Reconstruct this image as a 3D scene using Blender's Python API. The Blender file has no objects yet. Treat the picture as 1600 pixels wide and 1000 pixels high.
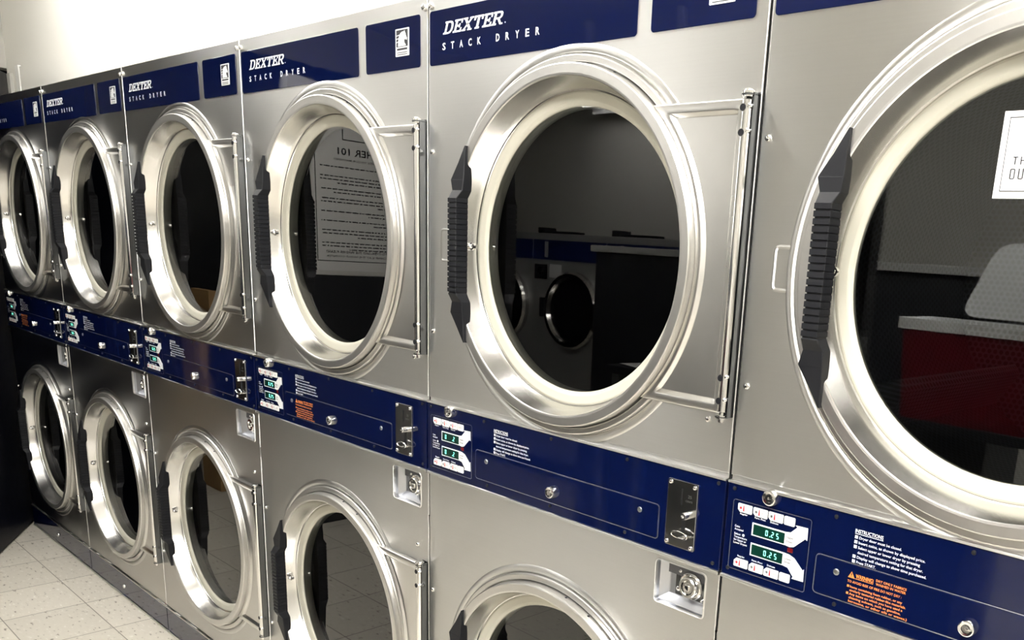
import bpy, bmesh, math, random
from mathutils import Matrix, Vector
random.seed(7)
PI = math.pi
S = bpy.context.scene
COL = S.collection

# ------------------------------------------------------------------ camera, world, exposure, lights
W = 0.80                                     # width of one dryer, metres
CAMP = (-0.0484, -1.0635, 1.4192)
YAW, PITCH, ROLL, FPX, CX, CY = 0.69053, -0.25388, 0.06969, 1339.49, 1041.19, 754.45
cam = bpy.data.cameras.new('camera'); camo = bpy.data.objects.new('camera', cam); COL.objects.link(camo)
fw = Vector((-math.sin(YAW)*math.cos(PITCH), math.cos(YAW)*math.cos(PITCH), math.sin(PITCH)))
rt0 = Vector((math.cos(YAW), math.sin(YAW), 0)); up0 = rt0.cross(fw)
rt = math.cos(ROLL)*rt0 + math.sin(ROLL)*up0; up = -math.sin(ROLL)*rt0 + math.cos(ROLL)*up0
M = Matrix((rt, up, -fw)).transposed().to_4x4(); M.translation = CAMP
camo.matrix_world = M
cam.sensor_fit = 'HORIZONTAL'; cam.sensor_width = 36; cam.lens = FPX*36/1600
cam.shift_x = -(CX-800)/1600; cam.shift_y = (CY-500)/1600
cam.clip_start = 0.02; cam.clip_end = 60
S.camera = camo

wd = bpy.data.worlds.new('world'); S.world = wd; wd.use_nodes = True
wd.node_tree.nodes['Background'].inputs[0].default_value = (0.9, 0.93, 1, 1)
wd.node_tree.nodes['Background'].inputs[1].default_value = 0.02
S.view_settings.view_transform = 'Standard'; S.view_settings.look = 'None'
S.view_settings.gamma = 1; S.view_settings.use_curve_mapping = False
S.view_settings.exposure = 0.76

CEIL = 2.9
# ceiling light fixtures: (x, y, long, wide, strength)
# (x, y, length, width, strength, drop below the ceiling)
FIXT = [(-0.35, -0.22, 1.2, 0.26, 9, .10), (-2.1, -0.22, 1.2, 0.26, 10, .10), (-4.1, -0.30, 1.2, 0.20, 12.5, .10),
        (-0.4, -1.60, 1.2, 0.50, 26, .08), (-3.4, -1.15, 1.2, 0.20, 5, .08), (1.2, -1.50, 1.2, 0.50, 18, .08),  # unseen, added to brighten the near dryers and the poster
        (-4.2, -3.30, 1.2, 0.30, 8, .40)]  # unseen, added to light the wall opposite

# ------------------------------------------------------------------ materials
def new_mat(name):
    m = bpy.data.materials.new(name); m.use_nodes = True
    nt = m.node_tree; b = nt.nodes['Principled BSDF']
    return m, nt, b
def simple(name, col, rough=0.5, metal=0.0, **kw):
    m, nt, b = new_mat(name)
    b.inputs['Base Color'].default_value = (*col, 1); b.inputs['Roughness'].default_value = rough
    b.inputs['Metallic'].default_value = metal
    for k, v in kw.items(): b.inputs[k.replace('_', ' ')].default_value = v
    # faint procedural variation so nothing is perfectly uniform
    tc = nt.nodes.new('ShaderNodeTexCoord'); no = nt.nodes.new('ShaderNodeTexNoise'); no.inputs['Scale'].default_value = 30
    mr = nt.nodes.new('ShaderNodeMapRange'); mr.inputs['To Min'].default_value = max(0, rough-.04); mr.inputs['To Max'].default_value = min(1, rough+.04)
    nt.links.new(tc.outputs['Object'], no.inputs['Vector']); nt.links.new(no.outputs['Fac'], mr.inputs['Value']); nt.links.new(mr.outputs[0], b.inputs['Roughness'])
    return m
def emis(name, col, st):
    m, nt, b = new_mat(name)
    b.inputs['Base Color'].default_value = (*col, 1)
    b.inputs['Emission Color'].default_value = (*col, 1); b.inputs['Emission Strength'].default_value = st
    return m
def steel(name, col=(.62, .60, .565), r0=.2, r1=.34, bump=.05, sc=(2.5, 2.5, 420), blotch=.12, blotch_scale=3.0, metal=1.0, aniso=0.0):
    m, nt, b = new_mat(name); N = nt.nodes; L = nt.links
    tc = N.new('ShaderNodeTexCoord'); mp = N.new('ShaderNodeMapping'); mp.inputs['Scale'].default_value = sc
    n1 = N.new('ShaderNodeTexNoise'); n1.inputs['Scale'].default_value = 1; n1.inputs['Detail'].default_value = 3
    L.new(tc.outputs['Object'], mp.inputs[0]); L.new(mp.outputs[0], n1.inputs['Vector'])
    n2 = N.new('ShaderNodeTexNoise'); n2.inputs['Scale'].default_value = blotch_scale; n2.inputs['Detail'].default_value = 2.5; n2.inputs['Roughness'].default_value = .5
    oi = N.new('ShaderNodeObjectInfo'); ad = N.new('ShaderNodeVectorMath'); ad.operation = 'ADD'
    L.new(tc.outputs['Object'], ad.inputs[0]); L.new(oi.outputs['Location'], ad.inputs[1]); L.new(ad.outputs[0], n2.inputs['Vector'])
    mr = N.new('ShaderNodeMapRange'); mr.inputs['From Min'].default_value = .25; mr.inputs['From Max'].default_value = .75
    mr.inputs['To Min'].default_value = r0; mr.inputs['To Max'].default_value = r1
    L.new(n2.outputs['Fac'], mr.inputs['Value']); L.new(mr.outputs[0], b.inputs['Roughness'])
    cr = N.new('ShaderNodeMix'); cr.data_type = 'RGBA'
    cr.inputs['A'].default_value = (col[0]*(1-blotch), col[1]*(1-blotch), col[2]*(1-blotch*1.15), 1)
    cr.inputs['B'].default_value = (min(1, col[0]*(1+blotch)), min(1, col[1]*(1+blotch)), min(1, col[2]*(1+blotch)), 1)
    mx = N.new('ShaderNodeMath'); mx.operation = 'MULTIPLY_ADD'; mx.inputs[1].default_value = .5
    L.new(n2.outputs['Fac'], mx.inputs[0]); 
    m2 = N.new('ShaderNodeMath'); m2.operation = 'MULTIPLY'; m2.inputs[1].default_value = .5
    L.new(n1.outputs['Fac'], m2.inputs[0]); L.new(m2.outputs[0], mx.inputs[2])
    L.new(mx.outputs[0], cr.inputs['Factor']); L.new(cr.outputs['Result'], b.inputs['Base Color'])
    bp = N.new('ShaderNodeBump'); bp.inputs['Strength'].default_value = bump; bp.inputs['Distance'].default_value = .002
    L.new(n1.outputs['Fac'], bp.inputs['Height']); L.new(bp.outputs[0], b.inputs['Normal'])
    b.inputs['Metallic'].default_value = metal
    if aniso:                                  # brushed sideways: highlights spread up and down
        b.inputs['Anisotropic'].default_value = aniso
        cv = N.new('ShaderNodeCombineXYZ'); cv.inputs[2].default_value = 1; L.new(cv.outputs[0], b.inputs['Tangent'])
    return m
MS = steel('brushed_stainless', (.74, .735, .72), .31, .35, .025, (2.5, 2.5, 420), .05, 2.5, 1.0, .97)
MSC = steel('spun_stainless', (.68, .67, .65), .17, .24, .015, (60, 60, 60), .05, 8)
MSR = steel('cast_rim_metal', (.60, .59, .57), .28, .35, .02, (90, 90, 90), .06, 12, .93)
MSH = steel('hinge_plate_metal', (.68, .67, .65), .27, .32, .02, (40, 40, 40), .05, 8, 1.0, .6)
MCH = simple('chrome', (.80, .79, .77), .12, 1)
MDM = simple('dull_grey_metal', (.33, .34, .35), .35, 1)
MBR = simple('bracket_dark_steel', (.15, .155, .16), .25, 1)
MBK = simple('black_plastic', (.006, .0065, .009), .5, 0, Specular_IOR_Level=.35)
MGAP = simple('seam_shadow_black', (.006, .006, .007), .7)
MGK = simple('cream_rubber_gasket', (.50, .485, .41), .55)
MCAB = simple('cabinet_grey_paint', (.12, .12, .13), .5)
MWH = simple('white_print', (.80, .81, .82), .45)
MKEY = simple('white_key', (.82, .82, .80), .35)
MOR = simple('orange_print', (.85, .26, .05), .5)
MRED = simple('red_print', (.55, .02, .03), .4)
MGR = simple('green_print', (.02, .42, .22), .4)
MLINE = simple('engraved_light_edge', (.62, .64, .66), .25, .9)
MDISP = simple('display_window', (.003, .030, .020), .12)
MLED = emis('led_segment', (.25, .95, .75), .9)
MLEDO = simple('led_off_segment', (.006, .055, .035), .3)
MPAPER = simple('paper', (.86, .86, .85), .6)
MINK = simple('ink', (.02, .02, .025), .5)
def navy(name, bump, scale, rough=.13):
    m, nt, b = new_mat(name); N = nt.nodes; L = nt.links
    b.inputs['Base Color'].default_value = (.0012, .0042, .034, 1); b.inputs['Specular IOR Level'].default_value = .6
    tc = N.new('ShaderNodeTexCoord'); oi = N.new('ShaderNodeObjectInfo'); ad = N.new('ShaderNodeVectorMath'); ad.operation = 'ADD'
    L.new(tc.outputs['Object'], ad.inputs[0]); L.new(oi.outputs['Location'], ad.inputs[1])
    n = N.new('ShaderNodeTexNoise'); n.inputs['Scale'].default_value = scale; n.inputs['Detail'].default_value = .5
    L.new(ad.outputs[0], n.inputs['Vector'])
    bp = N.new('ShaderNodeBump'); bp.inputs['Strength'].default_value = bump; bp.inputs['Distance'].default_value = .01
    L.new(n.outputs['Fac'], bp.inputs['Height']); L.new(bp.outputs[0], b.inputs['Normal'])
    n2 = N.new('ShaderNodeTexNoise'); n2.inputs['Scale'].default_value = 12; n2.inputs['Detail'].default_value = 7; L.new(ad.outputs[0], n2.inputs['Vector'])
    mr = N.new('ShaderNodeMapRange'); mr.inputs['From Min'].default_value = .45; mr.inputs['From Max'].default_value = .75
    mr.inputs['To Min'].default_value = rough*.7; mr.inputs['To Max'].default_value = rough*2.2
    L.new(n2.outputs['Fac'], mr.inputs['Value']); L.new(mr.outputs[0], b.inputs['Roughness'])
    return m
MNV = navy('navy_enamel', .05, 6, .06)
MNVH = navy('navy_header_enamel', .06, 9, .035)
def glass_mat(name, tint, ior=1.55):
    m, nt, b = new_mat(name); N = nt.nodes; L = nt.links
    N.remove(b); out = N['Material Output']
    fr = N.new('ShaderNodeFresnel'); fr.inputs['IOR'].default_value = ior
    gl = N.new('ShaderNodeBsdfGlossy'); gl.inputs['Roughness'].default_value = .0; gl.inputs['Color'].default_value = (1, 1, 1, 1)
    tr = N.new('ShaderNodeBsdfTransparent'); tr.inputs['Color'].default_value = (*tint, 1)
    mx = N.new('ShaderNodeMixShader'); L.new(fr.outputs[0], mx.inputs[0]); L.new(tr.outputs[0], mx.inputs[1]); L.new(gl.outputs[0], mx.inputs[2])
    L.new(mx.outputs[0], out.inputs['Surface'])
    return m
MGL = glass_mat('door_glass', (.78, .80, .80), 1.6)
def drum_mat():
    m, nt, b = new_mat('perforated_drum_metal'); N = nt.nodes; L = nt.links
    uv = N.new('ShaderNodeUVMap'); uv.uv_map = 'UVMap'
    def lattice(off):
        mp = N.new('ShaderNodeMapping'); mp.inputs['Scale'].default_value = (1/.0110, 1/.01905, 1); mp.inputs['Location'].default_value = (off, off, 0)
        L.new(uv.outputs[0], mp.inputs[0])
        fr = N.new('ShaderNodeVectorMath'); fr.operation = 'FRACTION'; L.new(mp.outputs[0], fr.inputs[0])
        sb = N.new('ShaderNodeVectorMath'); sb.operation = 'SUBTRACT'; sb.inputs[1].default_value = (.5, .5, 0); L.new(fr.outputs[0], sb.inputs[0])
        ml = N.new('ShaderNodeVectorMath'); ml.operation = 'MULTIPLY'; ml.inputs[1].default_value = (1, 1.732, 0); L.new(sb.outputs[0], ml.inputs[0])
        ln = N.new('ShaderNodeVectorMath'); ln.operation = 'LENGTH'; L.new(ml.outputs[0], ln.inputs[0])
        return ln.outputs['Value']
    mn = N.new('ShaderNodeMath'); mn.operation = 'MINIMUM'; L.new(lattice(0), mn.inputs[0]); L.new(lattice(.5), mn.inputs[1])
    gt = N.new('ShaderNodeMath'); gt.operation = 'GREATER_THAN'; gt.inputs[1].default_value = .34; L.new(mn.outputs[0], gt.inputs[0])
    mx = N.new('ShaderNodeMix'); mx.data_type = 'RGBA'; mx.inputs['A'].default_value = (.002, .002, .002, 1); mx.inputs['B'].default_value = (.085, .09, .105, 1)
    L.new(gt.outputs[0], mx.inputs['Factor']); L.new(mx.outputs['Result'], b.inputs['Base Color'])
    mm = N.new('ShaderNodeMath'); mm.operation = 'MULTIPLY'; mm.inputs[1].default_value = .6; L.new(gt.outputs[0], mm.inputs[0]); L.new(mm.outputs[0], b.inputs['Metallic'])
    b.inputs['Roughness'].default_value = .5
    return m
MDR = drum_mat()

def wall_mat(name, col, bumps=.08, scale=220):
    m, nt, b = new_mat(name); N = nt.nodes; L = nt.links
    tc = N.new('ShaderNodeTexCoord'); n = N.new('ShaderNodeTexNoise'); n.inputs['Scale'].default_value = scale; n.inputs['Detail'].default_value = 2
    L.new(tc.outputs['Object'], n.inputs['Vector'])
    bp = N.new('ShaderNodeBump'); bp.inputs['Strength'].default_value = bumps; bp.inputs['Distance'].default_value = .002
    L.new(n.outputs['Fac'], bp.inputs['Height']); L.new(bp.outputs[0], b.inputs['Normal'])
    b.inputs['Base Color'].default_value = (*col, 1); b.inputs['Roughness'].default_value = .75
    return m
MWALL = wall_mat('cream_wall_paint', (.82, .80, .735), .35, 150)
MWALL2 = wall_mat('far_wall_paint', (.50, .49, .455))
MCEIL = wall_mat('ceiling_tile', (.74, .73, .69))
def floor_mat():
    m, nt, b = new_mat('speckled_floor_tile'); N = nt.nodes; L = nt.links
    tc = N.new('ShaderNodeTexCoord')
    mp = N.new('ShaderNodeMapping'); mp.inputs['Location'].default_value = (0, 0, 0); L.new(tc.outputs['Object'], mp.inputs[0])
    sx = N.new('ShaderNodeSeparateXYZ'); L.new(mp.outputs[0], sx.inputs[0])
    def line(sock, size, off):
        a = N.new('ShaderNodeMath'); a.operation = 'ADD'; a.inputs[1].default_value = off; L.new(sock, a.inputs[0])
        d = N.new('ShaderNodeMath'); d.operation = 'DIVIDE'; d.inputs[1].default_value = size; L.new(a.outputs[0], d.inputs[0])
        f = N.new('ShaderNodeMath'); f.operation = 'PINGPONG'; f.inputs[1].default_value = .5; L.new(d.outputs[0], f.inputs[0])
        l = N.new('ShaderNodeMath'); l.operation = 'LESS_THAN'; l.inputs[1].default_value = .0065; L.new(f.outputs[0], l.inputs[0])
        fl = N.new('ShaderNodeMath'); fl.operation = 'FLOOR'; L.new(d.outputs[0], fl.inputs[0])
        return l.outputs[0], fl.outputs[0]
    lx, fx = line(sx.outputs['X'], .298, 3.96+.298*20); ly, fy = line(sx.outputs['Y'], .258, .125+.258*40)
    mxl = N.new('ShaderNodeMath'); mxl.operation = 'MAXIMUM'; L.new(lx, mxl.inputs[0]); L.new(ly, mxl.inputs[1])
    cb = N.new('ShaderNodeCombineXYZ'); L.new(fx, cb.inputs[0]); L.new(fy, cb.inputs[1])
    wn = N.new('ShaderNodeTexWhiteNoise'); L.new(cb.outputs[0], wn.inputs['Vector'])
    # elongated flecks
    mp2 = N.new('ShaderNodeMapping'); mp2.inputs['Scale'].default_value = (34, 80, 34); L.new(tc.outputs['Object'], mp2.inputs[0])
    n1 = N.new('ShaderNodeTexNoise'); n1.inputs['Scale'].default_value = 1; n1.inputs['Detail'].default_value = 2; L.new(mp2.outputs[0], n1.inputs['Vector'])
    cr = N.new('ShaderNodeValToRGB'); e = cr.color_ramp.elements; e[0].position = .29; e[0].color = (.26, .23, .19, 1); e[1].position = .36; e[1].color = (.66, .62, .54, 1)
    x = e.new(.62); x.color = (.68, .64, .56, 1); y = e.new(.72); y.color = (.80, .77, .70, 1)
    L.new(n1.outputs['Fac'], cr.inputs[0])
    n3 = N.new('ShaderNodeTexNoise'); n3.inputs['Scale'].default_value = 5; L.new(tc.outputs['Object'], n3.inputs['Vector'])
    a = N.new('ShaderNodeMath'); a.operation = 'MULTIPLY_ADD'; a.inputs[1].default_value = .10; a.inputs[2].default_value = .88; L.new(wn.outputs['Value'], a.inputs[0])
    ml = N.new('ShaderNodeMix'); ml.data_type = 'RGBA'; ml.blend_type = 'MULTIPLY'; ml.inputs['Factor'].default_value = 1; L.new(cr.outputs[0], ml.inputs['A']); L.new(a.outputs[0], ml.inputs['B'])
    m3 = N.new('ShaderNodeMix'); m3.data_type = 'RGBA'; m3.inputs['B'].default_value = (.22, .20, .17, 1); L.new(mxl.outputs[0], m3.inputs['Factor']); L.new(ml.outputs['Result'], m3.inputs['A'])
    L.new(m3.outputs['Result'], b.inputs['Base Color']); b.inputs['Roughness'].default_value = .32
    return m
MFL = floor_mat()

# ------------------------------------------------------------------ mesh helpers
def finish(name, bm, mats, parent=None, angle=32, normals=True):
    if normals: bmesh.ops.recalc_face_normals(bm, faces=bm.faces)
    for f in bm.faces: f.smooth = True
    for e in bm.edges:
        if len(e.link_faces) == 2:
            a = e.calc_face_angle(0.0); big = max(f.calc_area() for f in e.link_faces)
            e.smooth = not (a > math.radians(angle) or (a > math.radians(6) and big > 1.2e-4))
    me = bpy.data.meshes.new(name); bm.to_mesh(me); bm.free()
    for m in (mats if isinstance(mats, (list, tuple)) else [mats]): me.materials.append(m)
    o = bpy.data.objects.new(name, me); COL.objects.link(o)
    if parent is not None: o.parent = parent
    return o
def empty(name, loc, label, cat, group=None, rz=0):
    o = bpy.data.objects.new(name, None); COL.objects.link(o); o.empty_display_size = .1
    o.location = loc; o.rotation_euler = (0, 0, rz); tag(o, label, cat, group); return o
def tag(o, label=None, cat=None, group=None, kind=None):
    if label: o['label'] = label
    if cat: o['category'] = cat
    if group: o['group'] = group
    if kind: o['kind'] = kind
    return o
def copy_tree(o, parent=None):
    c = o.copy(); COL.objects.link(c)
    if parent is not None: c.parent = parent
    for ch in list(KIDS.get(o.name, [])): copy_tree(ch, c)
    return c
KIDS = {}
def box(bm, a, b, mi=0, bev=0):
    v = [bm.verts.new((x, y, z)) for x in (a[0], b[0]) for y in (a[1], b[1]) for z in (a[2], b[2])]
    fs = [bm.faces.new([v[i] for i in q]) for q in ((0, 1, 3, 2), (4, 6, 7, 5), (0, 4, 5, 1), (2, 3, 7, 6), (0, 2, 6, 4), (1, 5, 7, 3))]
    for f in fs: f.material_index = mi
    if bev: 
        es = set(e for f in fs for e in f.edges)
        bmesh.ops.bevel(bm, geom=list(es), offset=bev, segments=2, profile=.6, affect='EDGES')
    return fs
OU = -0.4                                     # local u -> object x
def rrect(u0, z0, u1, z1, r, n=5, inset=0):
    u0 += inset; z0 += inset; u1 -= inset; z1 -= inset; r = max(r-inset, .0002)
    out = []
    for cx, cz, a0 in ((u1-r, z1-r, 0), (u0+r, z1-r, 90), (u0+r, z0+r, 180), (u1-r, z0+r, 270)):
        for i in range(n+1):
            a = math.radians(a0+90*i/n); out.append((cx+r*math.cos(a), cz+r*math.sin(a)))
    return out
def loops(bm, lps, cap0=True, cap1=True, mi=0, closed=True):
    """skin between consecutive loops of (u,y,z) points"""
    rings = [[bm.verts.new((p[0]+OU, p[1], p[2])) for p in lp] for lp in lps]
    n = len(rings[0])
    for a, b in zip(rings, rings[1:]):
        for i in range(n if closed else n-1):
            j = (i+1) % n
            bm.faces.new((a[i], a[j], b[j], b[i])).material_index = mi
    if cap0: bm.faces.new(rings[0]).material_index = mi
    if cap1: bm.faces.new(rings[-1][::-1]).material_index = mi
    return rings
def plate(bm, rr, yf, yb, bev=.0008, mi=0):
    """rounded rect plate: rr=(u0,z0,u1,z1,r); front at yf"""
    l = lambda ins, y: [(u, y, z) for u, z in rrect(*rr, inset=ins)]
    loops(bm, [l(bev, yf), l(bev*.3, yf+bev*.3), l(0, yf+bev), l(0, yb)], mi=mi)
def poly(bm, pts, yf, yb, mi=0):
    loops(bm, [[(u, yf, z) for u, z in pts], [(u, yb, z) for u, z in pts]], mi=mi)
def lathe(bm, uc, zc, prof, n=96, mi=0, cap0=False, cap1=False, a0=0, a1=360, uvl=None):
    full = (a1-a0 == 360); cnt = n if full else n+1
    lps = [[(uc+r*math.cos(math.radians(a0+(a1-a0)*i/n)), y, zc+r*math.sin(math.radians(a0+(a1-a0)*i/n))) for i in range(cnt)] for r, y in prof]
    return loops(bm, lps, cap0, cap1, mi, closed=full)
def dome(bm, u, y, z, r, h, n=14, mi=0, slot=False):
    pr = [(r, y), (r, y-h*.35), (r*.86, y-h*.72), (r*.5, y-h*.96), (r*.12, y-h)]
    lathe(bm, u, z, pr, n, mi, cap0=True, cap1=True)
def zcyl(bm, u, y, z0, z1, r, n=20, mi=0, bev=0):
    lp = lambda rr, z: [(u+rr*math.cos(2*PI*i/n), y+rr*math.sin(2*PI*i/n), z) for i in range(n)]
    if bev: loops(bm, [lp(r-bev, z0), lp(r, z0+bev), lp(r, z1-bev), lp(r-bev, z1)], mi=mi)
    else: loops(bm, [lp(r, z0), lp(r, z1)], mi=mi)
def sphere(bm, c, r, n=12, m=8, mi=0):
    lps = []
    for j in range(1, m):
        t = PI*j/m; lps.append([(c[0]-OU+r*math.sin(t)*math.cos(2*PI*i/n), c[1]+r*math.sin(t)*math.sin(2*PI*i/n), c[2]+r*math.cos(t)) for i in range(n)])
    loops(bm, lps, mi=mi)
_fcache = {}
def text_geo(s, bold=0.0):
    key = (s, bold)
    if key in _fcache: return _fcache[key]
    cu = bpy.data.curves.new('t', 'FONT'); cu.body = s; cu.size = 1; cu.offset = bold; cu.resolution_u = 2
    ob = bpy.data.objects.new('t', cu); COL.objects.link(ob)
    dg = bpy.context.evaluated_depsgraph_get(); me = ob.evaluated_get(dg).to_mesh()
    vs = [(v.co.x, v.co.y) for v in me.vertices]; fs = [tuple(p.vertices) for p in me.polygons]
    ob.evaluated_get(dg).to_mesh_clear()
    bpy.data.objects.remove(ob); bpy.data.curves.remove(cu)
    _fcache[key] = (vs, fs); return vs, fs
def text(bm, s, u, z, h, y, width=None, bold=0.0, mi=0, mirror=False, th=0.0003, plane='front', rot=0):
    """cap height h, lower-left at (u,z); width squeezes to fit"""
    vs, fs = text_geo(s, bold)
    if not vs: return
    x0 = min(v[0] for v in vs); x1 = max(v[0] for v in vs)
    k = h/.69; kx = (width/(x1-x0)) if width else k
    vv = []
    for a, b in vs:
        du, dz = (a-x0)*kx, b*k
        if rot: du, dz = du*math.cos(rot)-dz*math.sin(rot), du*math.sin(rot)+dz*math.cos(rot)
        vv.append(bm.verts.new((u+du+OU, y, z+dz)))
    for f in fs:
        try: bm.faces.new([vv[i] for i in f]).material_index = mi
        except ValueError: pass
def strokes(bm, polys, f, y, yb, mi=0):
    for pl in polys: poly(bm, [f(*p) for p in pl], y, yb, mi)
# slab-serif italic capitals drawn on a 0..1 height grid
SL = {
 'D': (0.80, [[(0,0),(.46,0),(.46,.14),(0,.14)], [(0,.86),(.46,.86),(.46,1),(0,1)], [(.10,.13),(.27,.13),(.27,.87),(.10,.87)],
        [(.45,0),(.64,.06),(.76,.24),(.80,.5),(.76,.76),(.64,.94),(.45,1),(.45,.86),(.56,.80),(.61,.68),(.63,.5),(.61,.32),(.56,.20),(.45,.14)]]),
 'E': (0.70, [[(0,0),(.70,0),(.70,.14),(0,.14)], [(0,.86),(.70,.86),(.70,1),(0,1)], [(.10,.13),(.27,.13),(.27,.87),(.10,.87)], [(.26,.43),(.50,.43),(.50,.57),(.26,.57)],
        [(.56,.13),(.70,.13),(.70,.33),(.60,.33)], [(.60,.67),(.70,.67),(.70,.87),(.56,.87)], [(.44,.34),(.54,.34),(.54,.66),(.44,.66)]]),
 'X': (0.86, [[(0,0),(.34,0),(.34,.12),(0,.12)], [(.50,0),(.86,0),(.86,.12),(.50,.12)], [(0,.88),(.36,.88),(.36,1),(0,1)], [(.52,.88),(.86,.88),(.86,1),(.52,1)],
        [(.08,.10),(.24,.10),(.78,.90),(.62,.90)], [(.08,.90),(.58,.10),(.78,.10),(.28,.90)]]),
 'T': (0.76, [[(.20,0),(.56,0),(.56,.13),(.20,.13)], [(.29,.12),(.47,.12),(.47,.88),(.29,.88)], [(0,.86),(.76,.86),(.76,1),(0,1)], [(0,.66),(.12,.66),(.16,.87),(0,.87)], [(.64,.66),(.76,.66),(.76,.87),(.60,.87)]]),
 'R': (0.84, [[(0,0),(.36,0),(.36,.13),(0,.13)], [(.09,.12),(.26,.12),(.26,.88),(.09,.88)], [(0,.86),(.50,.86),(.50,1),(0,1)], [(.25,.42),(.50,.42),(.50,.55),(.25,.55)],
        [(.49,.42),(.64,.46),(.74,.58),(.76,.71),(.74,.86),(.64,.97),(.49,1),(.49,.87),(.57,.82),(.60,.71),(.57,.60),(.49,.55)],
        [(.38,.44),(.56,.44),(.74,.12),(.88,.12),(.88,0),(.66,0)]]),
}

# ------------------------------------------------------------------ the stack dryer
DC = .403                                     # door centre u
ZU, ZL = 1.418, .491                          # door centres z

def door_opening(bm, z0, z1, zc, yf=0.0, R=.336, flat_top=False):
    """flat front panel u .0025-.7975, z0..z1 with a round opening and a pressed bead around it"""
    u0, u1 = .0022, .7978
    n = 120
    angs = [2*PI*i/n for i in range(n)]
    # corner angles inserted exactly
    cor = [math.atan2(z-zc, u-DC) % (2*PI) for u, z in ((u1, z1), (u0, z1), (u0, z0), (u1, z0))]
    for c in cor:
        k = min(range(n), key=lambda i: abs(((angs[i]-c+PI) % (2*PI))-PI)); angs[k] = c
    def ray(a, ins=0):
        c, s = math.cos(a), math.sin(a); t = 1e9
        if c > 1e-9: t = min(t, (u1-ins-DC)/c)
        if c < -1e-9: t = min(t, (u0+ins-DC)/c)
        if s > 1e-9: t = min(t, (z1-ins-zc)/s)
        if s < -1e-9: t = min(t, (z0+ins-zc)/s)
        return DC+t*c, zc+t*s
    def P(f, y):
        out = []
        for a in angs:
            u, z = f(a)
            if flat_top and ray(a)[1] > z1-1e-6: u, z, yy = (u, z1, yf)
            else: yy = y
            out.append((u, yy, z))
        return out
    C = lambda r, y: [(DC+r*math.cos(a), y, zc+r*math.sin(a)) for a in angs]
    loops(bm, [P(lambda a: ray(a), yf+.02), P(lambda a: ray(a), yf+.0016), P(lambda a: ray(a, .0006), yf+.0004), P(lambda a: ray(a, .0018), yf),
               C(R, yf), C(.3350, yf-.0008), C(.332, yf-.0022), C(.328, yf-.0028), C(.3245, yf-.0022), C(.3220, yf-.0006), C(.3205, yf+.003),
               C(.310, yf+.004), C(.300, yf+.02), C(.262, yf+.035)], cap0=False, cap1=False)

def tab_bead(bm, zc):
    """pressed latch tab outline left of the door"""
    c = [(.075, .030), (.052, .030), (.0480, .0290), (.0458, .0265), (.0450, .0230), (.0450, -.0230), (.0458, -.0265), (.0480, -.0290), (.052, -.030), (.075, -.030)]
    pts = [(u, zc+z) for u, z in c]
    prev = None
    for k in range(len(pts)-1):
        (a, b), (c2, d) = pts[k], pts[k+1]
        dx, dz = c2-a, d-b; l = math.hypot(dx, dz); nx, nz = -dz/l*.0028, dx/l*.0028
        ex, ez = dx/l*.001, dz/l*.001
        loops(bm, [[(a-nx-ex, 0, b-nz-ez), (a-ex, -.0012, b-ez), (a+nx-ex, 0, b+nz-ez)], [(c2-nx+ex, 0, d-nz+ez), (c2+ex, -.0012, d+ez), (c2+nx+ex, 0, d+nz+ez)]])

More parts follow.
